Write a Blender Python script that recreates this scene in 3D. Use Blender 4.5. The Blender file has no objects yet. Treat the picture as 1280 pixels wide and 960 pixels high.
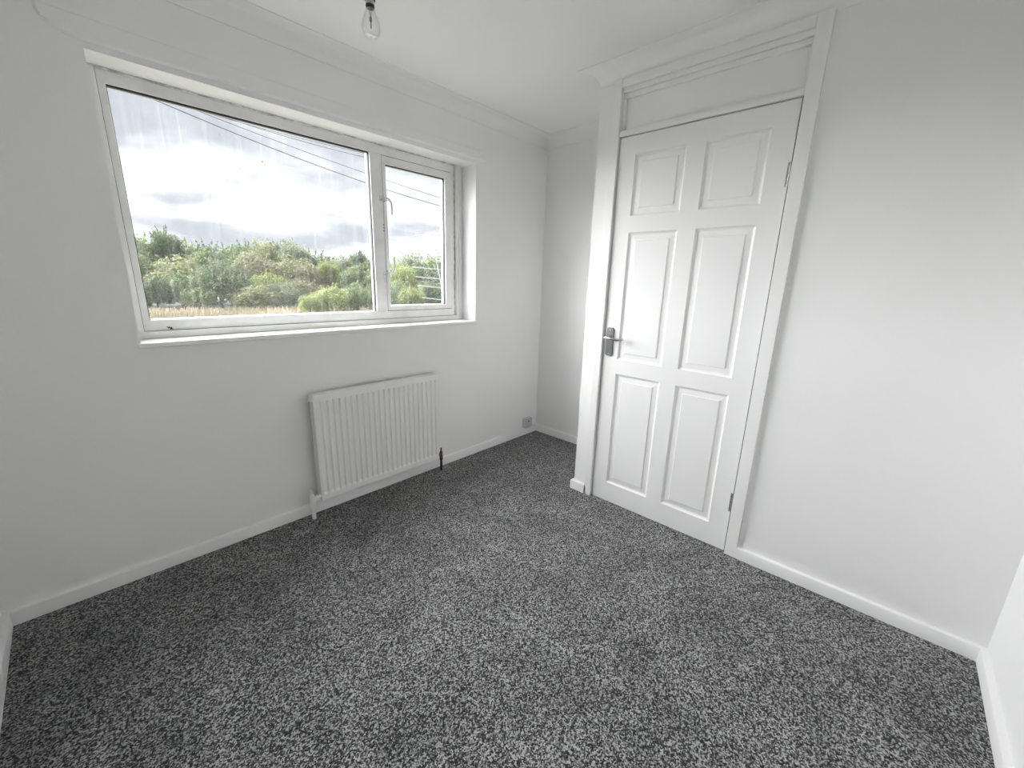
import bpy, bmesh, math, random
import numpy as np
from mathutils import Vector, Matrix

# ------------------------------------------------------------------ camera
scene = bpy.context.scene
COL = scene.collection
PI = math.pi
F_PX, YAW, PITCH, ROLL = 514.52, 0.747, -0.2473, 0.0276
EYE = np.array([0.0, 0.0, 1.2823])
_fw = np.array([math.cos(PITCH)*math.cos(YAW), math.cos(PITCH)*math.sin(YAW), math.sin(PITCH)])
_rt = np.cross(_fw, [0, 0, 1]); _rt /= np.linalg.norm(_rt); _up = np.cross(_rt, _fw)
_rt, _up = _rt*math.cos(ROLL)+_up*math.sin(ROLL), -_rt*math.sin(ROLL)+_up*math.cos(ROLL)
def ray(x, y):
    return _fw + _rt*(x-640)/F_PX - _up*(y-480)/F_PX
def at_y(x, y, Y):
    d = ray(x, y); return Vector(EYE + d*(Y/d[1]))

cam_d = bpy.data.cameras.new('camera'); cam = bpy.data.objects.new('camera', cam_d); COL.objects.link(cam)
cam_d.sensor_fit = 'HORIZONTAL'; cam_d.sensor_width = 36.0; cam_d.lens = F_PX/1280*36.0
cam_d.clip_start = 0.02; cam_d.clip_end = 2000
M = Matrix(((_rt[0], _up[0], -_fw[0], EYE[0]), (_rt[1], _up[1], -_fw[1], EYE[1]), (_rt[2], _up[2], -_fw[2], EYE[2]), (0, 0, 0, 1)))
cam.matrix_world = M
scene.camera = cam

# ------------------------------------------------------------------ exposure and world
scene.view_settings.view_transform = 'Standard'
scene.view_settings.look = 'None'
scene.view_settings.gamma = 1.0
scene.view_settings.use_curve_mapping = False
scene.view_settings.exposure = 0.0

SKY_GREY, SKY_WHITE = 0.92, 1.45
world = bpy.data.worlds.new('overcast_sky'); scene.world = world; world.use_nodes = True
wn, wl = world.node_tree.nodes, world.node_tree.links
wn.clear()
def wnode(t, **k):
    n = wn.new(t)
    for a, b in k.items(): setattr(n, a, b)
    return n
tc = wnode('ShaderNodeTexCoord')
sep = wnode('ShaderNodeSeparateXYZ'); wl.new(tc.outputs['Generated'], sep.inputs[0])
zab = wnode('ShaderNodeMath', operation='ABSOLUTE'); wl.new(sep.outputs['Z'], zab.inputs[0])
zad = wnode('ShaderNodeMath', operation='ADD'); wl.new(zab.outputs[0], zad.inputs[0]); zad.inputs[1].default_value = 0.16
dx = wnode('ShaderNodeMath', operation='DIVIDE'); wl.new(sep.outputs['X'], dx.inputs[0]); wl.new(zad.outputs[0], dx.inputs[1])
dy = wnode('ShaderNodeMath', operation='DIVIDE'); wl.new(sep.outputs['Y'], dy.inputs[0]); wl.new(zad.outputs[0], dy.inputs[1])
cmb = wnode('ShaderNodeCombineXYZ'); wl.new(dx.outputs[0], cmb.inputs[0]); wl.new(dy.outputs[0], cmb.inputs[1])
mp = wnode('ShaderNodeMapping'); wl.new(cmb.outputs[0], mp.inputs[0])
mp.inputs['Location'].default_value = (5.5, 1.45, 0.0)
nz = wnode('ShaderNodeTexNoise'); wl.new(mp.outputs[0], nz.inputs['Vector'])
nz.inputs['Scale'].default_value = 1.0; nz.inputs['Detail'].default_value = 7; nz.inputs['Roughness'].default_value = 0.5; nz.inputs['Distortion'].default_value = 0.35
rp = wnode('ShaderNodeValToRGB'); wl.new(nz.outputs['Fac'], rp.inputs[0])
rp.color_ramp.elements[0].position = 0.36; rp.color_ramp.elements[0].color = (0.70, 0.75, 0.83, 1)
rp.color_ramp.elements[1].position = 0.62; rp.color_ramp.elements[1].color = (1, 1, 1, 1)
e = rp.color_ramp.elements.new(0.46); e.color = (0.84, 0.88, 0.94, 1)
st = wnode('ShaderNodeValToRGB'); wl.new(nz.outputs['Fac'], st.inputs[0])
st.color_ramp.elements[0].position = 0.40; st.color_ramp.elements[0].color = (0, 0, 0, 1)
st.color_ramp.elements[1].position = 0.60; st.color_ramp.elements[1].color = (1, 1, 1, 1)
mr = wnode('ShaderNodeMapRange'); wl.new(st.outputs['Color'], mr.inputs['Value'])
mr.inputs['To Min'].default_value = SKY_GREY; mr.inputs['To Max'].default_value = SKY_WHITE
bg = wnode('ShaderNodeBackground'); wl.new(rp.outputs['Color'], bg.inputs['Color']); wl.new(mr.outputs[0], bg.inputs['Strength'])
wo = wnode('ShaderNodeOutputWorld'); wl.new(bg.outputs[0], wo.inputs['Surface'])

# added fill: a very wide, soft sun lamp brightening the room through the window
sun_d = bpy.data.lights.new('room_fill_sun', 'SUN'); sun_d.energy = 43.0; sun_d.angle = math.radians(120); sun_d.color = (0.985, 0.99, 1.0)
sun = bpy.data.objects.new('room_fill_sun', sun_d); COL.objects.link(sun)
sun.rotation_euler = Vector((0.42, -1.0, -0.27)).to_track_quat('-Z', 'Y').to_euler(); sun.location = (-3, 14, 12)

# ------------------------------------------------------------------ room dimensions (metres, camera above x=0 y=0)
YW, XB, XD, YR, XL, H = 2.1844, 2.6808, 2.0477, -0.4432, -0.3387, 2.3129
BY = 1.3305                       # outer corner of the boxed-out door wall
WX0, WX1, WZ0, WZ1 = 0.1811, 1.9594, 0.9977, 2.0037
FS = YW + 0.1369                  # face of the window sub-frame
WT = 0.26                         # outer wall thickness
SK, SH = 0.018, 0.0562            # skirting thickness and height above the carpet
KZ, CW = 2.2413, 0.089            # cove

# daylight enters by the window only: a portal helps the renderer find it
pl = bpy.data.lights.new('window_daylight_portal', 'AREA'); pl.shape = 'RECTANGLE'; pl.size = WX1-WX0; pl.size_y = WZ1-WZ0
pl.cycles.is_portal = True
po = bpy.data.objects.new('window_daylight_portal', pl); COL.objects.link(po)
po.location = ((WX0+WX1)/2, YW+WT+0.02, (WZ0+WZ1)/2); po.rotation_euler = (-PI/2, 0, 0)

# ------------------------------------------------------------------ helpers
def tag(o, label=None, cat=None, group=None, kind=None):
    for k, v in (('label', label), ('category', cat), ('group', group), ('kind', kind)):
        if v: o[k] = v
    return o
def empty(name, loc=(0, 0, 0), rz=0, parent=None):
    o = bpy.data.objects.new(name, None); COL.objects.link(o); o.location = loc; o.rotation_euler = (0, 0, rz)
    o.empty_display_size = 0.05
    if parent: o.parent = parent
    return o
def obj(name, bm, mat, parent=None, smooth=False, bevel=0, loc=None, angle=40):
    """links a bmesh (world coordinates, or relative to loc) as one mesh object"""
    bmesh.ops.recalc_face_normals(bm, faces=bm.faces)
    me = bpy.data.meshes.new(name); bm.to_mesh(me); bm.free()
    o = bpy.data.objects.new(name, me); COL.objects.link(o)
    if isinstance(mat, (list, tuple)):
        for m in mat: me.materials.append(m)
    else: me.materials.append(mat)
    if loc is not None: o.location = loc
    if parent is not None:
        o.parent = parent
        pw = Vector((0, 0, 0)); p = parent
        while p: pw = pw + Vector(p.location); p = p.parent
        if loc is None: o.location = -pw
        else: o.location = Vector(loc) - pw
    if bevel:
        b = o.modifiers.new('bevel', 'BEVEL'); b.width = bevel; b.segments = 2; b.limit_method = 'ANGLE'; b.angle_limit = 0.6
    if smooth:
        me.polygons.foreach_set('use_smooth', [True]*len(me.polygons))
        try: me.set_sharp_from_angle(angle=math.radians(angle))
        except Exception: pass
    return o
def bx(bm, x0, x1, y0, y1, z0, z1):
    v = [bm.verts.new((x, y, z)) for x in (x0, x1) for y in (y0, y1) for z in (z0, z1)]
    for f in ((0, 1, 3, 2), (4, 6, 7, 5), (0, 4, 5, 1), (2, 3, 7, 6), (0, 2, 6, 4), (1, 5, 7, 3)):
        bm.faces.new([v[i] for i in f])
    return v
def box(*a):
    bm = bmesh.new(); bx(bm, *a); return bm
def tube(bm, pts, rad, n=10, cap=True):
    """round bar through the points; rad is one number or one per point"""
    pts = [Vector(p) for p in pts]
    if not hasattr(rad, '__len__'): rad = [rad]*len(pts)
    rings = []; up0 = None
    for i, p in enumerate(pts):
        d = (pts[min(i+1, len(pts)-1)] - pts[max(i-1, 0)]).normalized()
        if up0 is None:
            up0 = Vector((0, 0, 1)) if abs(d.z) < 0.9 else Vector((1, 0, 0))
        s = d.cross(up0).normalized(); u = s.cross(d).normalized(); up0 = u
        rings.append([bm.verts.new(p + (s*math.cos(2*PI*k/n) + u*math.sin(2*PI*k/n))*rad[i]) for k in range(n)])
    for a, b in zip(rings, rings[1:]):
        for k in range(n): bm.faces.new((a[k], a[(k+1) % n], b[(k+1) % n], b[k]))
    if cap:
        bm.faces.new(rings[0][::-1]); bm.faces.new(rings[-1])
def lathe(bm, c, prof, n=24, axis='Z', close=True):
    """profile of (radius, height) turned about an axis through c"""
    rings = []
    for r, h in prof:
        ring = []
        for k in range(n):
            a, b = r*math.cos(2*PI*k/n), r*math.sin(2*PI*k/n)
            q = (a, b, h) if axis == 'Z' else ((h, a, b) if axis == 'X' else (a, h, b))
            ring.append(bm.verts.new((c[0]+q[0], c[1]+q[1], c[2]+q[2])))
        rings.append(ring)
    for a, b in zip(rings, rings[1:]):
        for k in range(n): bm.faces.new((a[k], a[(k+1) % n], b[(k+1) % n], b[k]))
    if close:
        bm.faces.new(rings[0][::-1]); bm.faces.new(rings[-1])
def sweep(bm, path, prof, closed=False, side=1):
    """sweeps a profile of (offset to the left of the path, z) along a flat path with mitred corners"""
    n = len(path); rings = []
    for i in range(n):
        p = Vector(path[i])
        dirs = []
        if closed or i > 0: dirs.append((p - Vector(path[i-1])).normalized())
        if closed or i < n-1: dirs.append((Vector(path[(i+1) % n]) - p).normalized())
        nr = [Vector((-d.y, d.x))*side for d in dirs]
        if len(nr) == 1: m = nr[0]
        else:
            m = (nr[0]+nr[1]); m = m/m.dot(nr[0]) if m.length > 1e-6 else nr[0]
        rings.append([bm.verts.new((p.x+m.x*o, p.y+m.y*o, z)) for o, z in prof])
    k = len(prof)
    rng = range(n) if closed else range(n-1)
    for i in rng:
        a, b = rings[i], rings[(i+1) % n]
        for j in range(k): bm.faces.new((a[j], a[(j+1) % k], b[(j+1) % k], b[j]))
    if not closed:
        bm.faces.new(rings[0]); bm.faces.new(rings[-1][::-1])

# ------------------------------------------------------------------ materials
def mat(name, col=(0.8, 0.8, 0.8), rough=0.5, metal=0.0, spec=0.5):
    m = bpy.data.materials.new(name); m.use_nodes = True
    b = m.node_tree.nodes['Principled BSDF']
    b.inputs['Base Color'].default_value = (*col, 1); b.inputs['Roughness'].default_value = rough; b.inputs['Metallic'].default_value = metal
    b.inputs['Specular IOR Level'].default_value = spec
    return m
def N(m, t, **k):
    n = m.node_tree.nodes.new(t)
    for a, b in k.items(): setattr(n, a, b)
    return n
def L(m, a, b): m.node_tree.links.new(a, b)
def B(m): return m.node_tree.nodes['Principled BSDF']
def vary(m, c0, c1, scale, detail=3, p0=0.35, p1=0.65, coord='Object', stretch=None):
    t = N(m, 'ShaderNodeTexCoord'); n = N(m, 'ShaderNodeTexNoise'); r = N(m, 'ShaderNodeValToRGB')
    src = t.outputs[coord]
    if stretch:
        g = N(m, 'ShaderNodeMapping'); g.inputs['Scale'].default_value = stretch; L(m, src, g.inputs[0]); src = g.outputs[0]
    L(m, src, n.inputs['Vector']); n.inputs['Scale'].default_value = scale; n.inputs['Detail'].default_value = detail
    L(m, n.outputs['Fac'], r.inputs[0])
    r.color_ramp.elements[0].position = p0; r.color_ramp.elements[0].color = (*c0, 1)
    r.color_ramp.elements[1].position = p1; r.color_ramp.elements[1].color = (*c1, 1)
    L(m, r.outputs[0], B(m).inputs['Base Color'])
    return n, r
def bump(m, scale, strength, dist=0.001, detail=4, stretch=None, rough=0.55):
    t = N(m, 'ShaderNodeTexCoord'); n = N(m, 'ShaderNodeTexNoise'); b = N(m, 'ShaderNodeBump')
    src = t.outputs['Object']
    if stretch:
        g = N(m, 'ShaderNodeMapping'); g.inputs['Scale'].default_value = stretch; L(m, src, g.inputs[0]); src = g.outputs[0]
    L(m, src, n.inputs['Vector']); n.inputs['Scale'].default_value = scale; n.inputs['Detail'].default_value = detail; n.inputs['Roughness'].default_value = rough
    L(m, n.outputs['Fac'], b.inputs['Height']); b.inputs['Strength'].default_value = strength; b.inputs['Distance'].default_value = dist
    L(m, b.outputs[0], B(m).inputs['Normal'])
    return n, b

m_wall = mat('painted_plaster_wall', (0.91, 0.91, 0.89), 0.75, spec=0.25)
vary(m_wall, (0.902, 0.902, 0.894), (0.92, 0.92, 0.912), 2.2); bump(m_wall, 130, 0.30, 0.0012)
m_ceil = mat('painted_ceiling', (0.92, 0.92, 0.912), 0.8, spec=0.2); bump(m_ceil, 150, 0.35, 0.0012)
m_wood = mat('white_gloss_woodwork', (0.91, 0.91, 0.903), 0.38, spec=0.45)
bump(m_wood, 40, 0.10, 0.001, stretch=(1, 1, 0.3))
m_door = mat('white_satin_grained_door', (0.91, 0.91, 0.903), 0.40, spec=0.45)
bump(m_door, 420, 0.14, 0.0006, stretch=(1, 1, 0.03))
m_skirt = mat('white_skirting_paint', (0.91, 0.91, 0.903), 0.42, spec=0.4); bump(m_skirt, 60, 0.12, 0.001)
m_frame = mat('aged_white_window_paint', (0.80, 0.80, 0.78), 0.42)
vary(m_frame, (0.79, 0.785, 0.75), (0.88, 0.88, 0.865), 9, 5, 0.30, 0.55); bump(m_frame, 70, 0.12, 0.001)
m_sub = mat('white_timber_subframe', (0.83, 0.83, 0.79), 0.45)
vary(m_sub, (0.83, 0.825, 0.77), (0.90, 0.90, 0.88), 6, 4, 0.3, 0.6); bump(m_sub, 50, 0.18, 0.001)
m_filler = mat('old_filler_bead', (0.62, 0.61, 0.57), 0.8); vary(m_filler, (0.40, 0.39, 0.36), (0.74, 0.73, 0.70), 30, 5, 0.35, 0.6)
m_gasket = mat('black_rubber_gasket', (0.012, 0.012, 0.016), 0.55)
m_spacer = mat('grey_glazing_spacer', (0.42, 0.42, 0.44), 0.35, 0.6)
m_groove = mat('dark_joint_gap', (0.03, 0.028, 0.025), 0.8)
m_handle_w = mat('white_enamel_handle', (0.82, 0.82, 0.80), 0.3)
m_dark = mat('dark_screw_hole', (0.03, 0.028, 0.025), 0.7)
m_rad = mat('radiator_white_enamel', (0.92, 0.92, 0.90), 0.35, spec=0.45)
m_steel = mat('brushed_steel', (0.42, 0.42, 0.42), 0.38, 1.0); bump(m_steel, 500, 0.15, 0.0004, stretch=(1, 1, 0.05))
m_plate = mat('satin_nickel_plate', (0.20, 0.20, 0.20), 0.42, 0.9); bump(m_plate, 700, 0.2, 0.0004)
m_chrome = mat('polished_lever', (0.62, 0.62, 0.62), 0.18, 1.0)
m_plastic = mat('white_plastic', (0.80, 0.80, 0.80), 0.4)
m_greyplastic = mat('pale_grey_plastic', (0.62, 0.62, 0.65), 0.45)
m_blackpipe = mat('dark_tarnished_pipe', (0.030, 0.026, 0.022), 0.5, 0.4)
m_copper = mat('tarnished_copper', (0.12, 0.075, 0.05), 0.4, 0.8)
m_tin = mat('bulb_cap_metal', (0.45, 0.45, 0.45), 0.35, 1.0)
m_fil = mat('filament_support', (0.20, 0.20, 0.20), 0.4, 0.7)
m_wire = mat('overhead_wire_sheath', (0.10, 0.10, 0.11), 0.6)
m_alum = mat('aerial_aluminium', (0.24, 0.24, 0.25), 0.6, 0.3)

# carpet: flecked grey twist pile
m_carpet = mat('flecked_grey_carpet', (0.12, 0.12, 0.12), 0.95, spec=0.1)
def carpet():
    m = m_carpet
    t = N(m, 'ShaderNodeTexCoord')
    def vor(scale):
        v = N(m, 'ShaderNodeTexVoronoi'); v.inputs['Scale'].default_value = scale; L(m, t.outputs['Object'], v.inputs['Vector'])
        q = N(m, 'ShaderNodeSeparateColor'); L(m, v.outputs['Color'], q.inputs[0]); return q.outputs[0], v
    def mth(op, a, b):
        q = N(m, 'ShaderNodeMath', operation=op)
        for k, x in enumerate((a, b)):
            if isinstance(x, (int, float)): q.inputs[k].default_value = x
            else: L(m, x, q.inputs[k])
        return q.outputs[0]
    a, va = vor(250); b, vb = vor(170)
    n1 = N(m, 'ShaderNodeTexNoise'); n1.inputs['Scale'].default_value = 60; n1.inputs['Detail'].default_value = 2; L(m, t.outputs['Object'], n1.inputs['Vector'])
    tot = mth('ADD', mth('ADD', mth('MULTIPLY', a, 0.68), mth('MULTIPLY', b, 0.26)), mth('MULTIPLY', n1.outputs['Fac'], 0.14))
    r = N(m, 'ShaderNodeValToRGB'); L(m, tot, r.inputs[0])
    el = r.color_ramp.elements
    el[0].position = 0.30; el[0].color = (0.016, 0.016, 0.017, 1); el[1].position = 0.82; el[1].color = (0.42, 0.42, 0.42, 1)
    e = el.new(0.52); e.color = (0.080, 0.080, 0.082, 1)
    n2 = N(m, 'ShaderNodeTexNoise'); n2.inputs['Scale'].default_value = 4.5; n2.inputs['Detail'].default_value = 5; n2.inputs['Roughness'].default_value = 0.6; n2.inputs['Distortion'].default_value = 0.8
    L(m, t.outputs['Object'], n2.inputs['Vector'])
    mr = N(m, 'ShaderNodeMapRange'); L(m, n2.outputs['Fac'], mr.inputs['Value'])
    mr.inputs['From Min'].default_value = 0.3; mr.inputs['From Max'].default_value = 0.7; mr.inputs['To Min'].default_value = 0.72; mr.inputs['To Max'].default_value = 1.2
    mx = N(m, 'ShaderNodeVectorMath', operation='SCALE'); L(m, r.outputs[0], mx.inputs[0]); L(m, mr.outputs[0], mx.inputs['Scale'])
    L(m, mx.outputs[0], B(m).inputs['Base Color'])
    bp = N(m, 'ShaderNodeBump'); L(m, va.outputs['Distance'], bp.inputs['Height']); bp.invert = True; bp.inputs['Strength'].default_value = 0.5; bp.inputs['Distance'].default_value = 0.003
    L(m, bp.outputs[0], B(m).inputs['Normal'])
    B(m).inputs['Sheen Weight'].default_value = 0.15
carpet()

# window glass: clear, a little reflective, with dried rain streaks and specks
def glass_mat(name, dirt):
    m = bpy.data.materials.new(name); m.use_nodes = True
    nt = m.node_tree; nt.nodes.clear()
    tr = N(m, 'ShaderNodeBsdfTransparent'); gl = N(m, 'ShaderNodeBsdfGlossy'); gl.inputs['Roughness'].default_value = 0.02
    lw = N(m, 'ShaderNodeLayerWeight'); lw.inputs['Blend'].default_value = 0.5
    pw = N(m, 'ShaderNodeMath', operation='POWER'); L(m, lw.outputs['Facing'], pw.inputs[0]); pw.inputs[1].default_value = 5.0
    fr = N(m, 'ShaderNodeMath', operation='MULTIPLY_ADD'); L(m, pw.outputs[0], fr.inputs[0]); fr.inputs[1].default_value = 0.96; fr.inputs[2].default_value = 0.04
    mx = N(m, 'ShaderNodeMixShader'); L(m, fr.outputs[0], mx.inputs[0]); L(m, tr.outputs[0], mx.inputs[1]); L(m, gl.outputs[0], mx.inputs[2])
    tl = N(m, 'ShaderNodeBsdfTranslucent'); tl.inputs['Color'].default_value = (0.9, 0.92, 0.92, 1)
    t = N(m, 'ShaderNodeTexCoord'); g = N(m, 'ShaderNodeMapping'); g.inputs['Scale'].default_value = (60, 1, 2.2)
    L(m, t.outputs['Object'], g.inputs[0])
    n = N(m, 'ShaderNodeTexNoise'); L(m, g.outputs[0], n.inputs['Vector']); n.inputs['Scale'].default_value = 1.0; n.inputs['Detail'].default_value = 3
    mr = N(m, 'ShaderNodeMapRange'); L(m, n.outputs['Fac'], mr.inputs['Value'])
    mr.inputs['From Min'].default_value = 0.52; mr.inputs['From Max'].default_value = 0.80; mr.inputs['To Min'].default_value = dirt*0.55; mr.inputs['To Max'].default_value = dirt*2.6
    m2 = N(m, 'ShaderNodeMixShader'); L(m, mr.outputs[0], m2.inputs[0]); L(m, mx.outputs[0], m2.inputs[1]); L(m, tl.outputs[0], m2.inputs[2])
    o = N(m, 'ShaderNodeOutputMaterial'); L(m, m2.outputs[0], o.inputs['Surface'])
    return m
m_glass = glass_mat('rain_streaked_window_glass', 0.008)
def bulb_glass():
    m = bpy.data.materials.new('clear_bulb_glass'); m.use_nodes = True
    m.node_tree.nodes.clear()
    tr = N(m, 'ShaderNodeBsdfTransparent'); tr.inputs['Color'].default_value = (0.97, 0.97, 0.97, 1)
    gl = N(m, 'ShaderNodeBsdfGlossy'); gl.inputs['Roughness'].default_value = 0.03
    lw = N(m, 'ShaderNodeLayerWeight'); lw.inputs['Blend'].default_value = 0.30
    mx = N(m, 'ShaderNodeMixShader'); L(m, lw.outputs['Facing'], mx.inputs[0]); L(m, tr.outputs[0], mx.inputs[1]); L(m, gl.outputs[0], mx.inputs[2])
    o = N(m, 'ShaderNodeOutputMaterial'); L(m, mx.outputs[0], o.inputs['Surface'])
    return m
m_bulb = bulb_glass()

# ------------------------------------------------------------------ room shell
T = 0.12
YO = YW + WT
tag(obj('floor', box(XL-T, XB+T, YR-T, YO, -0.15, 0.0), m_carpet), 'flecked charcoal grey carpet covering the bedroom floor', 'floor', kind='structure')
tag(obj('ceiling', box(XL-T, XB+T, YR-T, YO, H, H+0.15), m_ceil), 'plain white painted ceiling of the small bedroom', 'ceiling', kind='structure')
# window wall with its opening
bm = bmesh.new()
xs = [XL-T, WX0, WX1, XB+T]; zs = [0.0, WZ0-0.018, WZ1, H]
V = {}
for yi, y in enumerate((YW, YO)):
    for i, x in enumerate(xs):
        for k, z in enumerate(zs): V[i, k, yi] = bm.verts.new((x, y, z))
for yi in (0, 1):
    for i in range(3):
        for k in range(3):
            if (i, k) != (1, 1): bm.faces.new((V[i, k, yi], V[i+1, k, yi], V[i+1, k+1, yi], V[i, k+1, yi]))
for i in range(3):
    for k in (0, 3): bm.faces.new((V[i, k, 0], V[i+1, k, 0], V[i+1, k, 1], V[i, k, 1]))
for k in range(3):
    for i in (0, 3): bm.faces.new((V[i, k, 0], V[i, k+1, 0], V[i, k+1, 1], V[i, k, 1]))
for (a, b) in (((1, 1), (2, 1)), ((2, 1), (2, 2)), ((2, 2), (1, 2)), ((1, 2), (1, 1))):
    bm.faces.new((V[(*a, 0)], V[(*b, 0)], V[(*b, 1)], V[(*a, 1)]))
tag(obj('wall_left', bm, m_wall), 'white painted wall holding the wide window above the radiator', 'wall', kind='structure')
tag(obj('wall_near', box(XL-T, XL, YR-T, YW, 0, H), m_wall), 'white painted wall meeting the radiator wall at the shaded corner', 'wall', kind='structure')
tag(obj('wall_right', box(XL, XD+T, YR-T, YR, 0, H), m_wall), 'bright white painted wall facing the window', 'wall', kind='structure')
# door wall with the doorway left open, continued as the side of the alcove
DY0, DY1, DZ0, DZ1 = 1.1952, 0.4295, 0.0047, 1.986
FY0, FY1 = 1.247, 0.371           # outer edges of the door frame
bm = bmesh.new()
bx(bm, XD, XD+T, YR, FY1+0.003, 0, H)
bx(bm, XD, XD+T, FY1+0.003, FY0-0.003, 2.24, H)
bx(bm, XD, XD+T, FY0-0.003, BY, 0, H)
bx(bm, XD+T, XB+T, BY-T, BY, 0, H)
tag(obj('wall_back', bm, m_wall), 'white painted boxed-out wall around the panelled door', 'wall', kind='structure')
tag(obj('wall_alcove', box(XB, XB+T, BY, YW, 0, H), m_wall), 'narrow white wall at the end of the alcove beside the door', 'wall', kind='structure')
# landing behind the door: dark void closed off
tag(obj('wall_landing', box(XD+0.30, XD+0.34, YR, BY-T, 0, H), m_wall), 'hidden wall behind the closed panelled door', 'wall', kind='structure')

# plaster cove round the whole ceiling
poly = [(XL, YR), (XD, YR), (XD, BY), (XB, BY), (XB, YW), (XL, YW)]
prof2 = [(0, KZ), (0.004, KZ)]
for k in range(0, 11):
    a = PI/2*k/10
    prof2.append((0.004+(CW-0.008)*(1-math.cos(a)), KZ+0.002+(H-KZ-0.006)*math.sin(a)))
prof2 += [(CW, H-0.004), (CW, H), (0, H)]
bm = bmesh.new(); sweep(bm, poly, prof2, closed=True)
tag(obj('trim_1', bm, m_ceil, smooth=True, angle=30), 'curved white plaster cove between the walls and ceiling', 'cornice', kind='structure')

# skirting boards
sp = [(0, 0), (SK, 0), (SK, SH-0.0025), (SK-0.001, SH-0.0006), (SK-0.003, SH+0.0004), (0.0, SH+0.0016)]
def skirt(name, path, label):
    bm = bmesh.new(); sweep(bm, path, sp)
    tag(obj(name, bm, m_skirt, smooth=True, angle=30), label, 'skirting', kind='structure')
skirt('baseboard_left', [(XB-SK, YW), (XL, YW)], 'long white skirting board running under the radiator')
skirt('baseboard_near', [(XL, YW-SK), (XL, YR)], 'white skirting board on the shaded wall beside the carpet corner')
skirt('baseboard_right', [(XL+SK, YR), (XD-SK, YR)], 'white skirting board under the bright wall facing the window')
skirt('baseboard_back', [(XD, YR), (XD, FY1)], 'white skirting board running from the door frame to the bright wall')
skirt('baseboard_return', [(XD, FY0-0.012), (XD, BY), (XB-SK, BY)], 'short white skirting block turning the corner beside the door')
skirt('baseboard_alcove', [(XB, BY), (XB, YW)], 'short white skirting board at the end of the alcove')

# ------------------------------------------------------------------ door frame with boxed fanlight panel
fr = empty('trim_2', (XD, (FY0+FY1)/2, 0)); tag(fr, 'white painted door frame reaching up into the ceiling cove', 'door frame', kind='structure')
FX = XD-0.018
obj('post', box(FX, XD+0.10, 1.2005, FY0, 0.0, 2.246), m_wood, fr, bevel=0.0025)
obj('post', box(FX, XD+0.10, FY1, 0.4225, 0.0, 2.246), m_wood, fr, bevel=0.0015)
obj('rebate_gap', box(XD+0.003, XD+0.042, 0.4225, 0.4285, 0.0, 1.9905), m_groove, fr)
obj('head', box(FX+0.0005, XD+0.10, 0.4225, 1.2005, 2.207, 2.245), m_wood, fr, bevel=0.002)
obj('transom', box(FX+0.010, XD+0.10, 0.4225, 1.2005, 1.9905, 2.012), m_wood, fr, bevel=0.002)
obj('transom_bead', box(FX+0.016, XD+0.05, 0.4225, 1.2005, 2.012, 2.021), m_wood, fr, bevel=0.002)
obj('head_moulding', box(FX+0.013, XD+0.06, 0.4225, 1.2005, 2.186, 2.207), m_wood, fr, bevel=0.002)
obj('head_moulding', box(FX+0.026, XD+0.06, 0.4225, 1.2005, 2.164, 2.186), m_wood, fr, bevel=0.002)
obj('side_moulding', box(FX+0.026, XD+0.06, 1.186, 1.2005, 2.021, 2.164), m_wood, fr, bevel=0.002)
obj('side_moulding', box(FX+0.026, XD+0.06, 0.4225, 0.434, 2.021, 2.164), m_wood, fr, bevel=0.002)
obj('overdoor_panel', box(FX+0.040, XD+0.06, 0.434, 1.186, 2.021, 2.164), m_wood, fr)
obj('door_stop', box(XD+0.043, XD+0.06, 1.186, 1.2005, 0, 1.9905), m_wood, fr)
obj('door_stop', box(XD+0.043, XD+0.06, 0.4225, 0.441, 0, 1.9905), m_wood, fr)

# ------------------------------------------------------------------ six panel door
door = empty('door_1', (XD, DY1, 0)); tag(door, 'white six-panel door with grey lever handle', 'door', kind='structure')
PY = [(0.8523, 1.1064), (0.5172, 0.7689)]
PZ = [(1.6156, 1.9016), (0.8703, 1.5354), (0.1235, 0.7882)]
bm = bmesh.new()
ys = [DY1, 0.5172, 0.7689, 0.8523, 1.1064, DY0]; zs = [DZ0, 0.1235, 0.7882, 0.8703, 1.5354, 1.6156, 1.9016, DZ1]
V = {}
for xi, x in enumerate((XD, XD+0.040)):
    for i, y in enumerate(ys):
        for k, z in enumerate(zs): V[i, k, xi] = bm.verts.new((x, y, z))
for i in range(5):
    for k in range(7):
        hole = i in (1, 3) and k in (1, 3, 5)
        for xi in (0, 1):
            if not (hole and xi == 0): bm.faces.new((V[i, k, xi], V[i+1, k, xi], V[i+1, k+1, xi], V[i, k+1, xi]))
for i in range(5):
    for k in (0, 7): bm.faces.new((V[i, k, 0], V[i+1, k, 0], V[i+1, k, 1], V[i, k, 1]))
for k in range(7):
    for i in (0, 5): bm.faces.new((V[i, k, 0], V[i, k+1, 0], V[i, k+1, 1], V[i, k, 1]))
obj('leaf', bm, m_door, door)
for (z0, z1) in PZ:
    for (y0, y1) in PY:
        bm = bmesh.new(); loops = []
        for ins, dep in ((0, 0), (0.003, 0.0045), (0.007, 0.0085), (0.0125, 0.0105), (0.036, 0.0085), (0.0385, 0.0045), (0.041, 0.004)):
            loops.append([bm.verts.new((XD+dep, y, z)) for y, z in ((y0+ins, z0+ins), (y1-ins, z0+ins), (y1-ins, z1-ins), (y0+ins, z1-ins))])
        for a, b in zip(loops, loops[1:]):
            for k in range(4): bm.faces.new((a[k], a[(k+1) % 4], b[(k+1) % 4], b[k]))
        bm.faces.new(loops[-1])
        obj('panel', bm, m_door, door)
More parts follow.
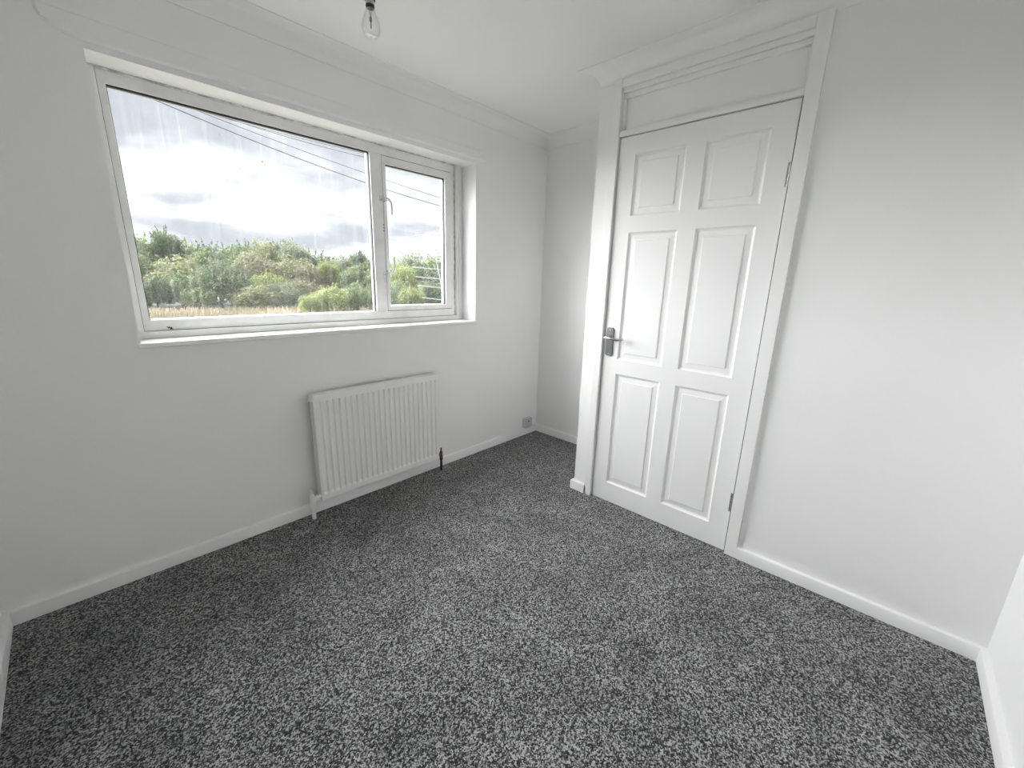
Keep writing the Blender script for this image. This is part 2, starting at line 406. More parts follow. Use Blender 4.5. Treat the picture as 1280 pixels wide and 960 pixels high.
# lever handle on a backplate
hz, hy = 0.988, 1.159
bm = box(XD-0.008, XD, hy-0.021, hy+0.021, 0.885, 1.042)
bmesh.ops.bevel(bm, geom=[e for e in bm.edges if abs(e.verts[0].co.x-e.verts[1].co.x) > 0.004], offset=0.006, segments=3, affect='EDGES')
plate = obj('handle_plate', bm, m_plate, door, bevel=0.0015); plate['label'] = 'grey satin metal handle plate'
bm = bmesh.new()
lathe(bm, (XD-0.008, hy, hz), [(0.012, 0.0), (0.012, -0.006), (0.009, -0.009), (0.008, -0.034)], 18, 'X')
tube(bm, [(XD-0.040, hy+0.010, hz), (XD-0.044, hy-0.004, hz+0.001), (XD-0.046, hy-0.030, hz-0.001), (XD-0.045, hy-0.062, hz-0.004), (XD-0.040, hy-0.085, hz-0.002), (XD-0.034, hy-0.092, hz)], [0.0085, 0.0095, 0.0085, 0.0075, 0.007, 0.005], 12)
o = obj('lever', bm, m_chrome, plate, smooth=True); o['label'] = 'polished lever handle'
for z in (0.897, 1.030):
    bm = bmesh.new(); lathe(bm, (XD-0.008, hy, z), [(0.0038, 0.0), (0.0038, -0.001), (0.002, -0.0016)], 12, 'X'); obj('screw', bm, m_steel, plate, smooth=True)
for z0, z1 in ((1.673, 1.763), (0.222, 0.318)):
    bm = bmesh.new(); ky = 0.4268
    n = 5
    for k in range(n):
        a = z0+(z1-z0)*k/n+0.0006; b = z0+(z1-z0)*(k+1)/n-0.0006
        lathe(bm, (XD-0.0055, ky, 0), [(0.0056, a), (0.0056, b)], 14)
    h = obj('hinge', bm, m_steel, door, smooth=True); h['label'] = 'steel butt hinge'
    obj('hinge_flap', box(XD-0.0012, XD+0.002, ky, ky+0.012, z0, z1), m_steel, h)
    for k in range(3):
        bm = bmesh.new(); lathe(bm, (XD-0.0012, ky+0.0085, z0+(k+0.5)*(z1-z0)/3), [(0.0026, 0), (0.0026, -0.0008), (0.001, -0.001)], 10, 'X'); obj('screw', bm, m_chrome, h)

# ------------------------------------------------------------------ window
win = empty('window_1', ((WX0+WX1)/2, FS, WZ0)); tag(win, 'wide white framed window with a fixed pane and an opening casement', 'window', kind='structure')
MF = FS+0.012                       # face of the main frame
def ring(bm, x0, x1, z0, z1, ix0, ix1, iz0, iz1, y0, y1):
    """rectangular frame of four mitred members"""
    o = [(x0, z0), (x1, z0), (x1, z1), (x0, z1)]; i = [(ix0, iz0), (ix1, iz0), (ix1, iz1), (ix0, iz1)]
    vo = [[bm.verts.new((x, y, z)) for x, z in o] for y in (y0, y1)]; vi = [[bm.verts.new((x, y, z)) for x, z in i] for y in (y0, y1)]
    for k in range(4):
        j = (k+1) % 4
        bm.faces.new((vo[0][k], vo[0][j], vi[0][j], vi[0][k])); bm.faces.new((vo[1][k], vo[1][j], vi[1][j], vi[1][k]))
        bm.faces.new((vo[0][k], vo[0][j], vo[1][j], vo[1][k])); bm.faces.new((vi[0][k], vi[0][j], vi[1][j], vi[1][k]))
    return bm
G1 = (0.2355, 1.2951, 1.0746, 1.9561)     # fixed glass
CA = (1.3674, 1.8659, 1.0742, 1.9554)     # casement outline
G2 = (1.3898, 1.8183, 1.1061, 1.9105)     # casement glass
SX0, SX1, SZ0, SZ1 = 0.2104, 1.9044, 1.0278, 1.9985
obj('sub_frame', ring(bmesh.new(), WX0, WX1, WZ0, WZ1, SX0, SX1, SZ0, SZ1, FS, FS+0.07), m_sub, win, bevel=0.003)
obj('sub_frame_bead', box(SX1+0.016, SX1+0.030, FS-0.010, FS, WZ0, WZ1), m_sub, win, bevel=0.004)
# old filler squeezed along the head
bm = bmesh.new(); random.seed(3)
pts = []; x = WX0+0.012
while x < WX1-0.02:
    pts.append((x, FS-0.0005+random.uniform(-0.0015, 0.0015), WZ1-0.001-random.uniform(0, 0.003))); x += random.uniform(0.015, 0.05)
tube(bm, pts, [random.uniform(0.0025, 0.0055) for _ in pts], 8); obj('filler_bead', bm, m_filler, win, smooth=True)
bm = bmesh.new()
def slab(bm, x0, x1, z0, z1, y0=MF, y1=FS+0.065): bx(bm, x0, x1, y0, y1, z0, z1)
fx1 = 1.8930
slab(bm, SX0, fx1, SZ0+0.0, G1[2]); slab(bm, SX0, fx1, G1[3], SZ1)
slab(bm, SX0, G1[0], G1[2], G1[3]); slab(bm, CA[1]+0.0015, fx1, G1[2], G1[3])
frame = obj('frame', bm, m_frame, win, bevel=0.002)
obj('mullion', box(G1[1], CA[0], MF-0.001, FS+0.065, G1[2], G1[3]), m_frame, win, bevel=0.003)
obj('frame_joint', box(fx1, SX1, MF+0.006, FS+0.06, SZ0, SZ1), m_filler, win)
m_gap = mat('grubby_frame_gap', (0.20, 0.19, 0.17), 0.8)
obj('frame_gap', box(SX0, SX0+0.0022, MF-0.0012, MF+0.002, SZ0, SZ1), m_gap, win)
obj('frame_gap', box(SX0, fx1, MF-0.0012, MF+0.002, SZ0, SZ0+0.0020), m_gap, win)
# glazing gasket and spacer of the fixed pane
ga = obj('gasket', ring(bmesh.new(), G1[0], G1[1], G1[2], G1[3], G1[0]+0.003, G1[1]-0.005, G1[2]+0.002, G1[3]-0.006, MF+0.010, MF+0.024), m_gasket, frame)
obj('glazing_spacer', ring(bmesh.new(), G1[0]+0.0005, G1[1]-0.0005, G1[2]+0.0005, G1[3]-0.0005, G1[0]+0.004, G1[1]-0.006, G1[2]+0.003, G1[3]-0.004, MF+0.0245, MF+0.040), m_spacer, frame)
p = obj('pane', box(G1[0]+0.001, G1[1]-0.001, MF+0.0242, MF+0.0282, G1[2]+0.001, G1[3]-0.001), m_glass, win); p['label'] = 'rain streaked fixed pane'
for (px, py, r) in ((328, 202, 0.0032), (331, 206.5, 0.0022), (300, 211, 0.0022), (274, 168, 0.0018), (372, 188, 0.0018), (327.5, 176, 0.0016)):
    q = at_y(px, py, MF+0.0240); bm = bmesh.new(); lathe(bm, (q.x, MF+0.0242, q.z), [(r, 0), (r*0.8, -0.0008)], 9, 'Y'); obj('dirt_speck', bm, m_gap, p)
# opening casement
cas = obj('casement', ring(bmesh.new(), CA[0]+0.001, CA[1]-0.001, CA[2]+0.0035, CA[3]-0.003, G2[0], G2[1], G2[2], G2[3], MF-0.004, FS+0.06), m_frame, win, bevel=0.002)
obj('casement_joint', ring(bmesh.new(), CA[0]-0.0005, CA[1]+0.002, CA[2]-0.0005, CA[3]+0.0005, CA[0]+0.0015, CA[1]-0.0015, CA[2]+0.004, CA[3]-0.0035, MF+0.004, MF+0.04), m_groove, cas)
obj('gasket', ring(bmesh.new(), G2[0], G2[1], G2[2], G2[3], G2[0]+0.003, G2[1]-0.005, G2[2]+0.002, G2[3]-0.005, MF+0.006, MF+0.020), m_gasket, cas)
obj('glazing_spacer', ring(bmesh.new(), G2[0]+0.0005, G2[1]-0.0005, G2[2]+0.0005, G2[3]-0.0005, G2[0]+0.004, G2[1]-0.006, G2[2]+0.003, G2[3]-0.004, MF+0.0205, MF+0.036), m_spacer, cas)
p = obj('pane', box(G2[0]+0.001, G2[1]-0.001, MF+0.0202, MF+0.0242, G2[2]+0.001, G2[3]-0.001), m_glass, cas); p['label'] = 'opening casement pane'
# cockspur handles: plate on the casement stile, curved arm, wedge on the mullion
def handle(zc, sgn, hang):
    yf = MF-0.004
    hp = obj('handle', box(1.3695, 1.3885, yf-0.006, yf, zc-0.022, zc+0.022), m_handle_w, win, bevel=0.002)
    bm = bmesh.new()
    lathe(bm, (1.379, yf-0.006, zc), [(0.010, 0.0), (0.010, -0.006), (0.006, -0.012)], 14, 'Y')
    tube(bm, [(1.379, yf-0.014, zc), (1.389, yf-0.022, zc+sgn*0.004), (1.400, yf-0.028, zc+sgn*0.020), (1.4035, yf-0.030, zc+sgn*0.045), (1.402, yf-0.030, zc+sgn*hang)], [0.0085, 0.0075, 0.0062, 0.006, 0.0055], 10)
    obj('handle_arm', bm, m_handle_w, hp, smooth=True)
    obj('wedge', box(1.343, 1.362, MF-0.008, MF-0.001, zc-0.017, zc+0.015), m_handle_w, hp, bevel=0.002)
    bm = bmesh.new(); lathe(bm, (1.3525, MF-0.008, zc-0.006), [(0.0035, 0), (0.0035, -0.0008)], 10, 'Y')
    lathe(bm, (1.372, yf-0.006, zc+sgn*0.014), [(0.0030, 0), (0.0030, -0.0008)], 10, 'Y'); obj('screw', bm, m_dark, hp)
handle(1.722, -1, 0.088)
handle(1.300, 1, 0.100)
bm = bmesh.new(); lathe(bm, (1.3895, MF-0.0115, 1.303), [(0.0065, 0), (0.0065, -0.004)], 12, 'Y'); obj('lock_button', bm, m_dark, win)
obj('keeper_plate', box(1.350, 1.362, MF-0.005, MF-0.001, 1.250, 1.280), m_handle_w, win, bevel=0.002)
for z in (1.545, 1.562, 1.579):
    bm = bmesh.new(); lathe(bm, (1.3635, MF-0.001, z), [(0.0036, 0.0), (0.0036, -0.0012)], 10, 'Y'); obj('screw_hole', bm, m_dark, win)
# chipped patch with bare metal on the bottom rail
bm = bmesh.new(); random.seed(8)
for (cx, cz, r) in ((0.296, 1.0405, 0.0055), (0.303, 1.038, 0.005), (0.300, 1.034, 0.0035), (0.290, 1.0425, 0.003), (0.3065, 1.0335, 0.0028)):
    vs = [bm.verts.new((cx+r*random.uniform(0.6, 1.3)*math.cos(2*PI*k/9), MF-0.0006, cz+0.7*r*random.uniform(0.6, 1.3)*math.sin(2*PI*k/9))) for k in range(9)]
    c = bm.verts.new((cx, MF-0.0016, cz))
    for k in range(9): bm.faces.new((vs[k], vs[(k+1) % 9], c))
o = obj('paint_chip', bm, m_dark, win); o['label'] = 'dark paint chip on the bottom rail'

# sill board and curtain batten
bm = bmesh.new()
bx(bm, WX0, WX1, YW-0.001, FS+0.02, WZ0-0.018, WZ0)
tag(obj('trim_3', box(WX0-0.012, WX1+0.012, YW-0.010, YW+0.0, WZ0-0.020, WZ0+0.001), m_wood, bevel=0.004), 'thin nosing along the front of the white window sill', 'sill', kind='structure')
tag(obj('trim_4', bm, m_wood), 'white painted window sill board inside the reveal', 'sill', kind='structure')
bm = bmesh.new()
prof_b = [(0.105, 2.047), (0.088, 2.062), (0.079, 2.082), (0.082, 2.100), (2.046, 2.083), (2.050, 2.0255), (0.155, 2.0255), (0.125, 2.033)]
f0 = [bm.verts.new((x+(0.008 if x < 0.2 else -0.004), YW-0.011, z+(0.009 if z < 2.05 else -0.004))) for x, z in prof_b]; f1 = [bm.verts.new((x, YW, z)) for x, z in prof_b]
bm.faces.new(f0); bm.faces.new(f1[::-1])
for k in range(len(f0)): bm.faces.new((f0[k], f0[(k+1) % len(f0)], f1[(k+1) % len(f0)], f1[k]))
tag(obj('trim_5', bm, m_wall, bevel=0.0015), 'painted-over curtain batten along the wall above the window', 'batten', kind='structure')

# ------------------------------------------------------------------ radiator
RX0, RX1, RZ0, RZ1 = 0.7846, 1.5650, 0.097, 0.6836
RY = YW-0.080
rad = empty('radiator', ((RX0+RX1)/2, YW-0.06, 0.0)); tag(rad, 'white fluted panel radiator on the wall under the window', 'radiator')
bm = bmesh.new()
NF = 23; pitch = (RX1-RX0-0.022)/NF; D = 0.0095
cols = [(RX0, 0)]
for k in range(NF):
    c = RX0+0.011+pitch*(k+0.5)
    cols += [(c-0.0135, 0), (c-0.0065, 1), (c+0.0065, 1), (c+0.0135, 0)]
cols.append((RX1, 0))
rows = [(RZ0, 0), (RZ0+0.026, 0), (RZ0+0.038, 1), (RZ1-0.0375, 1), (RZ1-0.0360, 0), (RZ1, 0)]
g = [[bm.verts.new((x, RY+(D if a and b else 0), z)) for z, b in rows] for x, a in cols]
for i in range(len(g)-1):
    for k in range(len(rows)-1): bm.faces.new((g[i][k], g[i+1][k], g[i+1][k+1], g[i][k+1]))
obj('panel', bm, m_rad, rad)
bm = bmesh.new()
bx(bm, RX0, RX1, RY+0.0135, RY+0.022, RZ0, RZ1)
obj('panel_back', bm, m_rad, rad)
obj('top_cover', box(RX0, RX1, RY-0.0005, RY+0.050, RZ1-0.004, RZ1+0.001), m_rad, rad, bevel=0.002)
for x in (RX0-0.0015, RX1-0.0015): obj('side_cover', box(x, x+0.003, RY, RY+0.050, RZ0+0.001, RZ1-0.003), m_rad, rad)
obj('bottom_edge', box(RX0, RX1, RY-0.0005, RY+0.022, RZ0-0.003, RZ0+0.001), m_rad, rad, bevel=0.0015)
bm = bmesh.new()
for k in range(36):
    x = RX0+0.03+(RX1-RX0-0.06)*k/35
    bx(bm, x-0.0006, x+0.0006, RY+0.022, RY+0.052, RZ0+0.05, RZ1-0.03)
obj('convector_fins', bm, m_rad, rad)
for x in (RX0+0.12, RX1-0.12):
    obj('bracket', box(x-0.015, x+0.015, RY+0.022, YW-0.001, RZ0+0.10, RZ1-0.08), m_rad, rad)
bm = bmesh.new(); lathe(bm, (RX0, RY+0.012, RZ1-0.024), [(0.011, 0.0), (0.011, -0.012), (0.008, -0.014), (0.006, -0.022)], 12, 'X'); obj('bleed_valve', bm, m_rad, rad, smooth=True)
# left valve: white plastic cap, body and pipe down into the carpet
vx, vy = RX0-0.048, RY+0.012
bm = bmesh.new()
tube(bm, [(RX0+0.004, vy, 0.118), (vx, vy, 0.118)], 0.0085, 12)
lathe(bm, (RX0-0.004, vy, 0.118), [(0.013, 0.0), (0.013, -0.010)], 6, 'X')
lathe(bm, (RX0-0.018, vy, 0.118), [(0.012, 0.0), (0.012, -0.010)], 6, 'X')
va = obj('valve', bm, m_rad, rad, smooth=True)
bm = bmesh.new(); lathe(bm, (vx, vy, 0), [(0.013, 0.050), (0.0155, 0.060), (0.0155, 0.098), (0.013, 0.104), (0.0135, 0.132), (0.011, 0.140), (0.0075, 0.148), (0.006, 0.166), (0.004, 0.168)], 14); obj('valve_body', bm, m_plastic, va, smooth=True)
bm = bmesh.new(); tube(bm, [(vx, vy, 0.058), (vx+0.002, vy, 0.03), (vx+0.002, vy, 0.0)], [0.0095, 0.0105, 0.0105], 12); obj('pipe_sleeve', bm, m_plastic, va, smooth=True)
# right valve: bare tarnished body and pipe
vx = RX1+0.028
bm = bmesh.new()
tube(bm, [(RX1-0.004, vy, 0.118), (vx, vy, 0.118)], 0.0080, 12)
lathe(bm, (RX1+0.016, vy, 0.118), [(0.012, 0.0), (0.012, -0.011)], 6, 'X')
vb = obj('valve', bm, m_copper, rad, smooth=True); vb['label'] = 'tarnished brass lockshield valve'
bm = bmesh.new(); lathe(bm, (vx, vy, 0), [(0.0105, 0.094), (0.0125, 0.100), (0.011, 0.112), (0.010, 0.134), (0.0055, 0.142), (0.005, 0.160), (0.003, 0.164)], 14); obj('valve_body', bm, m_copper, vb, smooth=True)
bm = bmesh.new(); lathe(bm, (vx, vy, 0), [(0.0125, 0.080), (0.0125, 0.094)], 6); tube(bm, [(vx, vy, 0.085), (vx, vy, 0.0)], 0.0085, 12); o = obj('pipe', bm, m_blackpipe, vb, smooth=True); o['label'] = 'dark bare pipe'

# ------------------------------------------------------------------ wall socket in the corner
sx0, sx1, sz0, sz1 = 2.500, 2.588, 0.0605, 0.148
sk = empty('telephone_socket', ((sx0+sx1)/2, YW, sz0)); tag(sk, 'small white telephone socket above the skirting in the corner', 'socket')
bm = box(sx0, sx1, YW-0.034, YW, sz0, sz1)
bmesh.ops.bevel(bm, geom=[e for e in bm.edges if abs(e.verts[0].co.y-e.verts[1].co.y) > 0.01], offset=0.006, segments=3, affect='EDGES')
obj('body', bm, m_greyplastic, sk, bevel=0.004)
obj('jack', box(2.538, 2.552, YW-0.0352, YW-0.030, sz1-0.034, sz1-0.022), m_dark, sk)
bm = bmesh.new(); lathe(bm, (2.544, YW-0.034, sz0+0.03), [(0.004, 0), (0.004, -0.0008)], 10, 'Y'); obj('screw', bm, m_plastic, sk)

# ------------------------------------------------------------------ bare bulb on a batten lampholder
BX, BYY = 0.8645, 1.500
lamp = empty('ceiling_light', (BX, BYY, H)); tag(lamp, 'bare clear light bulb in a white holder on the ceiling', 'light')
bm = bmesh.new(); lathe(bm, (BX, BYY, 0), [(0.040, H), (0.040, H-0.008), (0.030, H-0.018), (0.016, H-0.022)], 28); obj('ceiling_rose', bm, m_plastic, lamp, smooth=True)
bm = bmesh.new(); lathe(bm, (BX, BYY, 0), [(0.014, H-0.018), (0.014, 2.227), (0.0170, 2.220), (0.0170, 2.194), (0.0160, 2.189)], 24); ho = obj('lamp_holder', bm, m_plastic, lamp, smooth=True)
bm = bmesh.new(); lathe(bm, (BX, BYY, 0), [(0.0160, 2.190), (0.0176, 2.188), (0.0176, 2.181), (0.015, 2.179)], 24); obj('holder_ring', bm, m_dark, ho, smooth=True)
bm = bmesh.new(); lathe(bm, (BX, BYY, 0), [(0.0138, 2.182), (0.0138, 2.169), (0.0140, 2.167)], 20); ca = obj('bulb_cap', bm, m_tin, lamp, smooth=True)
bm = bmesh.new(); lathe(bm, (BX, BYY, 0), [(0.0138, 2.168), (0.0142, 2.166), (0.0138, 2.159), (0.0120, 2.157)], 20); obj('cap_collar', bm, m_dark, ca, smooth=True)
bm = bmesh.new()
prof_g = [(0.0120, 2.159), (0.0142, 2.153), (0.0182, 2.143), (0.0230, 2.132), (0.0270, 2.121), (0.0293, 2.111), (0.0300, 2.102), (0.0290, 2.093), (0.0258, 2.0845), (0.0205, 2.0785), (0.0135, 2.0755), (0.006, 2.0744), (0.0008, 2.0742)]
lathe(bm, (BX, BYY, 0), prof_g, 32, close=False); obj('bulb_glass', bm, m_bulb, lamp, smooth=True)
bm = bmesh.new()
for s_ in (-1, 1): tube(bm, [(BX+s_*0.0032, BYY, 2.157), (BX+s_*0.0032, BYY, 2.146), (BX+s_*0.0015, BYY, 2.137)], 0.0011, 6)
lathe(bm, (BX, BYY, 0), [(0.002, 2.136), (0.0044, 2.131), (0.0044, 2.122), (0.002, 2.117)], 12)
tube(bm, [(BX, BYY, 2.117), (BX, BYY, 2.100)], 0.0016, 6)
obj('filament', bm, m_fil, lamp, smooth=True)
bm = bmesh.new(); lathe(bm, (BX, BYY, 0), [(0.0022, 2.0746), (0.0018, 2.0730), (0.0008, 2.0722)], 10); obj('bulb_tip', bm, m_bulb, lamp, smooth=True)

# ------------------------------------------------------------------ outside: field, wood, wires, aerial
GZ = -2.8
m_ground = mat('field_ground', (0.16, 0.17, 0.06), 0.95, spec=0.1); vary(m_ground, (0.19, 0.18, 0.145), (0.15, 0.165, 0.12), 0.08, 6)
bm = bmesh.new(); v = [bm.verts.new(q) for q in ((-600, -200, GZ), (800, -200, GZ), (800, 900, GZ), (-600, 900, GZ))]; bm.faces.new(v)
tag(obj('ground', bm, m_ground), 'rough grassy field outside below the window', 'ground', kind='structure')
rng = np.random.default_rng(5)
def quads_mesh(name, P):
    """P: (n,4,3) quads"""
    n = len(P); me = bpy.data.meshes.new(name)
    me.from_pydata(P.reshape(-1, 3).tolist(), [], (np.arange(4*n).reshape(n, 4)).tolist())
    return me
# dry grass standing in front of the wood
n = 42000
gx = rng.uniform(-14, 75, n); gy = rng.uniform(36, 51.5, n); hh = rng.uniform(0.22, 0.80, n); ww = rng.uniform(0.03, 0.07, n)
ang = rng.uniform(0, PI, n); lean = rng.normal(0, 0.25, (n, 2))
b0 = np.stack([gx, gy, np.full(n, GZ)], 1); s = np.stack([np.cos(ang)*ww, np.sin(ang)*ww, np.zeros(n)], 1)
tp = b0 + np.stack([lean[:, 0]*hh, lean[:, 1]*hh, hh], 1)
me = quads_mesh('dry_grass', np.stack([b0-s, b0+s, tp+s*0.3, tp-s*0.3], 1))
m_grass = mat('dry_grass', (0.50, 0.42, 0.26), 0.9, spec=0.1); vary(m_grass, (0.52, 0.45, 0.36), (0.34, 0.33, 0.23), 0.25, 4, 0.42, 0.66)
me.materials.append(m_grass)
o = bpy.data.objects.new('dry_grass', me); COL.objects.link(o); tag(o, 'strip of tall straw coloured dry grass before the trees', 'grass', kind='stuff')

def leaf_mat(name, c0, c1):
    m = mat(name, c0, 0.6, spec=0.3)
    g = N(m, 'ShaderNodeNewGeometry'); r = N(m, 'ShaderNodeValToRGB')
    L(m, g.outputs['Random Per Island'], r.inputs[0])
    r.color_ramp.elements[0].color = (*c0, 1); r.color_ramp.elements[1].color = (*c1, 1)
    L(m, r.outputs[0], B(m).inputs['Base Color'])
    tl = N(m, 'ShaderNodeBsdfTranslucent'); L(m, r.outputs[0], tl.inputs['Color'])
    mx = N(m, 'ShaderNodeMixShader'); mx.inputs[0].default_value = 0.35
    L(m, B(m).outputs[0], mx.inputs[1]); L(m, tl.outputs[0], mx.inputs[2])
    L(m, mx.outputs[0], m.node_tree.nodes['Material Output'].inputs['Surface'])
    return m
KIND = {
 'dark': (leaf_mat('dark_green_leaves', (0.068, 0.109, 0.053), (0.193, 0.253, 0.134)), 'dark green leafy tree'),
 'green': (leaf_mat('mid_green_leaves', (0.094, 0.147, 0.061), (0.269, 0.337, 0.162)), 'fresh green leafy tree'),
 'yellow': (leaf_mat('yellow_green_leaves', (0.164, 0.213, 0.068), (0.417, 0.462, 0.184)), 'bright yellow-green bush'),
 'olive': (leaf_mat('olive_leaves', (0.130, 0.157, 0.067), (0.341, 0.356, 0.183)), 'olive tinged leafy tree'),
 'grey': (leaf_mat('grey_green_leaves', (0.125, 0.158, 0.101), (0.330, 0.367, 0.253)), 'pale grey-green feathery tree'),
 'brown': (leaf_mat('brownish_leaves', (0.154, 0.151, 0.088), (0.349, 0.335, 0.205)), 'brownish autumn tinted tree'),
}
m_bark = mat('tree_bark', (0.12, 0.095, 0.07), 0.9); vary(m_bark, (0.07, 0.055, 0.04), (0.17, 0.14, 0.10), 6)
def crown_mesh(name, seed, nblob, per, leaf, spiky):
    r = np.random.default_rng(seed); out = []
    for b in range(nblob):
        d = r.normal(size=3); d /= np.linalg.norm(d)
        if d[2] < -0.75: d[2] *= -0.4
        c = d*r.uniform(0.35, 0.78)
        br = r.uniform(0.20, 0.36)
        k = per
        q = r.normal(size=(k, 3)); q /= np.linalg.norm(q, axis=1)[:, None]
        rad = br*r.uniform(0.75, 1.08, (k, 1))
        out.append((c + q*rad, q))
    for t in range(spiky):
        a = r.uniform(0, 2*PI); e = r.uniform(0.5, 1.5)
        d = np.array([math.cos(a)*math.cos(e), math.sin(a)*math.cos(e), math.sin(e)])
        u = r.uniform(0.7, 1.10, (40, 1)); w = r.normal(0, 0.028, (40, 3))
        q = r.normal(size=(40, 3)); q /= np.linalg.norm(q, axis=1)[:, None]
        out.append((d*u + w*(1.5-u), q))
    C = np.concatenate([a for a, _ in out]); Nn = np.concatenate([b for _, b in out])
    m = len(C)
    nn = Nn + r.normal(0, 0.55, (m, 3)); nn /= np.linalg.norm(nn, axis=1)[:, None]
    t = np.cross(nn, r.normal(size=(m, 3))); t /= np.linalg.norm(t, axis=1)[:, None]; bt = np.cross(nn, t)
    s = leaf*r.uniform(0.6, 1.3, (m, 1))
    P = np.stack([C - t*s, C + bt*s*0.55, C + t*s, C - bt*s*0.55], 1)
    me = quads_mesh(name, P); return me
CROWNS = {}
for kind in KIND:
    lst = []
    for sd in range(2):
        me = crown_mesh('crown', 11+sd*7+len(CROWNS), 64, 170, 0.040 if kind != 'grey' else 0.033, 9 if kind in ('grey', 'dark') else 3)
        me.materials.append(KIND[kind][0]); lst.append(me)
    CROWNS[kind] = lst
bm = bmesh.new()
tube(bm, [(0, 0, 0), (0.01, 0.02, 0.35), (-0.01, 0.0, 0.75)], [0.035, 0.028, 0.012], 8)
for k in range(4):
    a = 1.3+k*1.6
    tube(bm, [(0, 0.01, 0.30+0.07*k), (0.10*math.cos(a), 0.10*math.sin(a), 0.45+0.07*k), (0.24*math.cos(a), 0.24*math.sin(a), 0.62+0.07*k)], [0.018, 0.012, 0.005], 6)
trunk_me = bpy.data.meshes.new('trunk'); bm.to_mesh(trunk_me); bm.free(); trunk_me.materials.append(m_bark)
def tree(px, py_top, rpx, dist, kind, var=0, low=0.0):
    """crown as wide as rpx pixels either side, its top at py_top, standing on the field at a distance"""
    d = ray(px, 340); hd = math.hypot(d[0], d[1]); ux, uy = d[0]/hd, d[1]/hd
    dt = ray(px, py_top); ztop = EYE[2] + dist*dt[2]/math.hypot(dt[0], dt[1])
    h = ztop-GZ
    R = dist*rpx/(F_PX*hd)*1.22
    R = max(R, 0.8)
    x, y = ux*dist, uy*dist
    nm = 'bush' if h < 4.2 else 'tree'
    t = empty(nm, (x, y, GZ)); row = 0 if dist > 68 else (1 if dist > 60 else 2)
    size = ('tall ' if h > 8.6 else ('low ' if h < 4.6 else '')) + ('broad ' if R > 4.4 else ('slim ' if R < 2.6 else ''))
    tag(t, size + KIND[kind][1] + (' against the sky at the back of the wood', ' in the middle of the wood', ' at the front of the wood by the dry grass')[row], nm, 'trees of the wood beyond the field')
    c = bpy.data.objects.new('crown', CROWNS[kind][var % 2]); COL.objects.link(c); c.parent = t
    rz = min(h*0.5, R*1.05); rz = max(rz, h*0.30)
    c.location = (0, 0, h-rz*1.02); c.scale = (R, R, rz); c.rotation_euler = (0, 0, rng.uniform(0, 6.28))
    k = bpy.data.objects.new('trunk', trunk_me); COL.objects.link(k); k.parent = t
    k.scale = (h*0.8, h*0.8, h*1.1); k.rotation_euler = (0, 0, rng.uniform(0, 6.28))
TREES = [
 # back row
 (120, 292, 34, 74, 'green'), (160, 294, 28, 72, 'grey'), (184, 290, 24, 75, 'green'), (214, 283, 17, 73, 'dark'), (240, 298, 26, 74, 'green'), (262, 300, 22, 72, 'dark'),
 (288, 303, 26, 73, 'green'), (312, 300, 20, 75, 'dark'), (334, 297, 22, 72, 'olive'), (352, 300, 18, 74, 'dark'), (371, 298, 20, 70, 'grey'), (392, 312, 22, 72, 'dark'),
 (414, 322, 20, 74, 'dark'), (430, 318, 16, 72, 'grey'), (449, 314, 13, 74, 'dark'), (470, 318, 18, 73, 'green'), (492, 322, 20, 72, 'green'), (516, 314, 20, 74, 'grey'), (540, 316, 24, 73, 'olive'), (566, 310, 28, 72, 'green'), (600, 305, 34, 74, 'dark'), (640, 300, 36, 74, 'green'),
 # middle row
 (130, 312, 34, 64, 'olive'), (180, 316, 26, 65, 'green'), (222, 318, 42, 63, 'olive'), (256, 312, 24, 66, 'green'), (300, 316, 30, 66, 'green'), (328, 314, 34, 64, 'brown'), (362, 318, 30, 64, 'olive'), (385, 328, 24, 62, 'brown'), (410, 322, 13, 62, 'yellow'),
 (446, 330, 26, 64, 'green'), (478, 330, 22, 62, 'green'), (500, 326, 22, 60, 'yellow'), (528, 328, 26, 64, 'dark'), (560, 324, 30, 62, 'dark'), (605, 320, 36, 62, 'green'),
 # front row
 (150, 346, 28, 57, 'green'), (190, 345, 20, 56, 'dark'), (222, 340, 24, 58, 'green'), (272, 326, 27, 57, 'dark'), (245, 358, 22, 55, 'green'), (306, 342, 26, 59, 'dark'), (336, 338, 20, 57, 'yellow'), (316, 354, 28, 54, 'olive'), (350, 352, 24, 55, 'grey'), (370, 344, 22, 58, 'brown'),
 (384, 366, 13, 45, 'yellow'), (412, 354, 24, 46, 'yellow'), (444, 352, 20, 47, 'green'), (466, 354, 16, 46, 'green'), (496, 350, 18, 46, 'green'), (514, 354, 16, 45, 'yellow'), (540, 346, 22, 48, 'dark'), (580, 345, 28, 56, 'green'),
]
for i, (px, pt, rp_, dist, kind) in enumerate(TREES): tree(px, pt, rp_, dist, kind, i)

# overhead wires crossing in front of the house
def wire(pts, Y, r, label):
    W = [at_y(px, py, Y) for px, py in pts]
    xs = np.array([w.x for w in W]); zs = np.array([w.z for w in W])
    co = np.polyfit(xs, zs, 2 if len(pts) > 2 else 1)
    X = np.linspace(-6, 14, 60); bm = bmesh.new()
    tube(bm, [(x, Y, float(np.polyval(co, x))) for x in X], r, 6)
    tag(obj('overhead_wire', bm, m_wire, smooth=True), label, 'wire', 'overhead wires outside the window')
wire([(165, 112), (300, 170), (457, 228), (483, 237), (550, 257.5)], 7.0, 0.0060, 'lowest overhead wire crossing the sky outside the window')
wire([(200, 120), (300, 159), (457, 216.5), (483, 225.5), (549.7, 247)], 7.3, 0.0042, 'middle overhead wire crossing the sky outside the window')
wire([(200, 118), (300, 155.5), (380, 175), (455, 197)], 7.6, 0.0042, 'upper overhead wire crossing the sky outside the window')
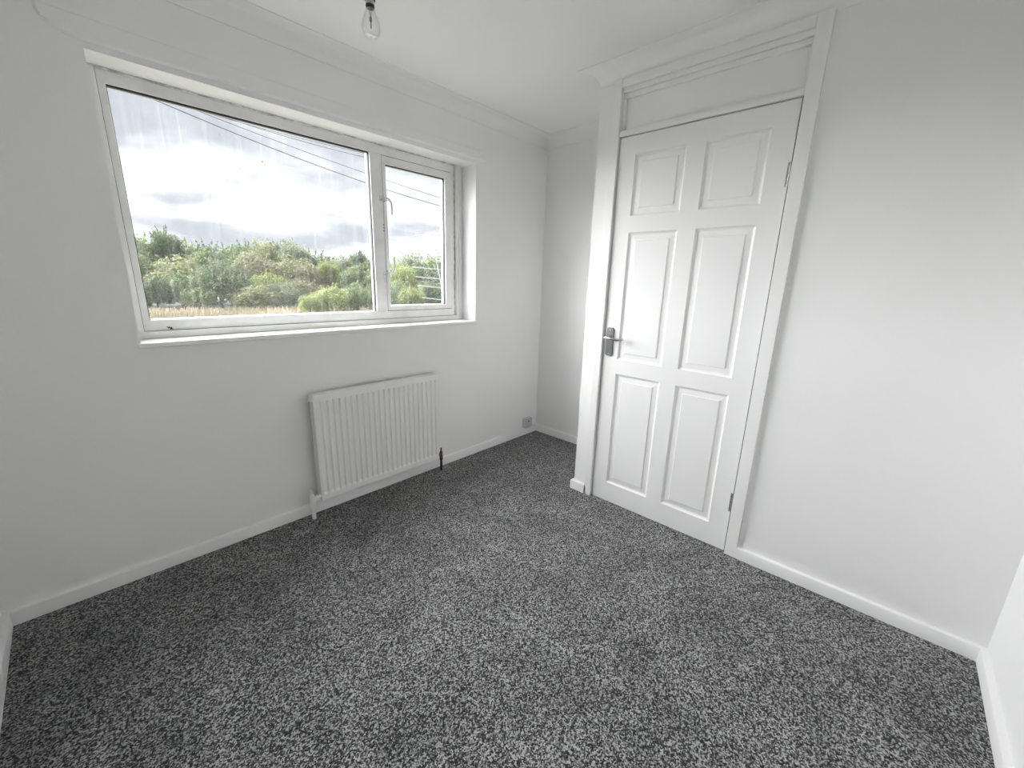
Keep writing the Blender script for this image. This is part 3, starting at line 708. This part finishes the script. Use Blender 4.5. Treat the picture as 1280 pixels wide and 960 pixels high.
wire([(240, 136), (380, 174), (455, 191.5)], 7.9, 0.0036, 'topmost thin overhead wire close under the window head')

# television aerial on a bracket beside the window
ae = empty('television_aerial', (2.95, YO+0.3, 0.5)); tag(ae, 'silver television aerial with corner reflector outside the casement', 'aerial')
AY = 3.30
def ap(px, py): return at_y(px, py, AY)
vtx = ap(545.5, 326); s_top = ap(553, 270); s_bot = ap(556, 378)
fw2 = Vector((0.85, -0.1, 0)).normalized()
bm = bmesh.new()
tube(bm, [s_top, vtx], 0.0045, 8); tube(bm, [vtx, s_bot], 0.0045, 8); obj('reflector_arm', bm, m_alum, ae, smooth=True)
for (lx, ly, rx, ry) in ((520.5, 294, 549, 294), (518, 306, 549, 307), (516.5, 320, 546, 320), (517, 334, 545, 336.5), (520, 346, 547, 348.5), (524, 357, 549, 359.5), (528, 372, 553, 375)):
    a, b = ap(lx, ly), ap(rx, ry); c = b+(b-a)*0.9
    bm = bmesh.new(); tube(bm, [a, c], 0.0042, 8); obj('reflector_rod', bm, m_alum, ae, smooth=True)
bm = bmesh.new(); tube(bm, [vtx, vtx+fw2*0.75], 0.008, 8); obj('boom', bm, m_alum, ae, smooth=True)
for k in range(6):
    c = vtx+fw2*(0.22+0.095*k); hl = 0.11-0.006*k
    bm = bmesh.new(); tube(bm, [c+Vector((0.1, 1, 0)).normalized()*hl, c-Vector((0.1, 1, 0)).normalized()*hl], 0.004, 6); obj('director', bm, m_alum, ae)
mx_ = vtx+fw2*0.12
bm = bmesh.new(); tube(bm, [(mx_.x, mx_.y, mx_.z+0.12), (mx_.x, mx_.y, 0.55)], 0.016, 10); obj('mast', bm, m_alum, ae, smooth=True)
bm = bmesh.new(); tube(bm, [(mx_.x, mx_.y, 0.75), (mx_.x, YO+0.004, 0.75)], 0.012, 8); tube(bm, [(mx_.x, mx_.y, 0.60), (mx_.x, YO+0.004, 0.60)], 0.012, 8); bx(bm, mx_.x-0.06, mx_.x+0.06, YO+0.001, YO+0.007, 0.5, 0.85); obj('wall_bracket', bm, m_alum, ae, smooth=True)
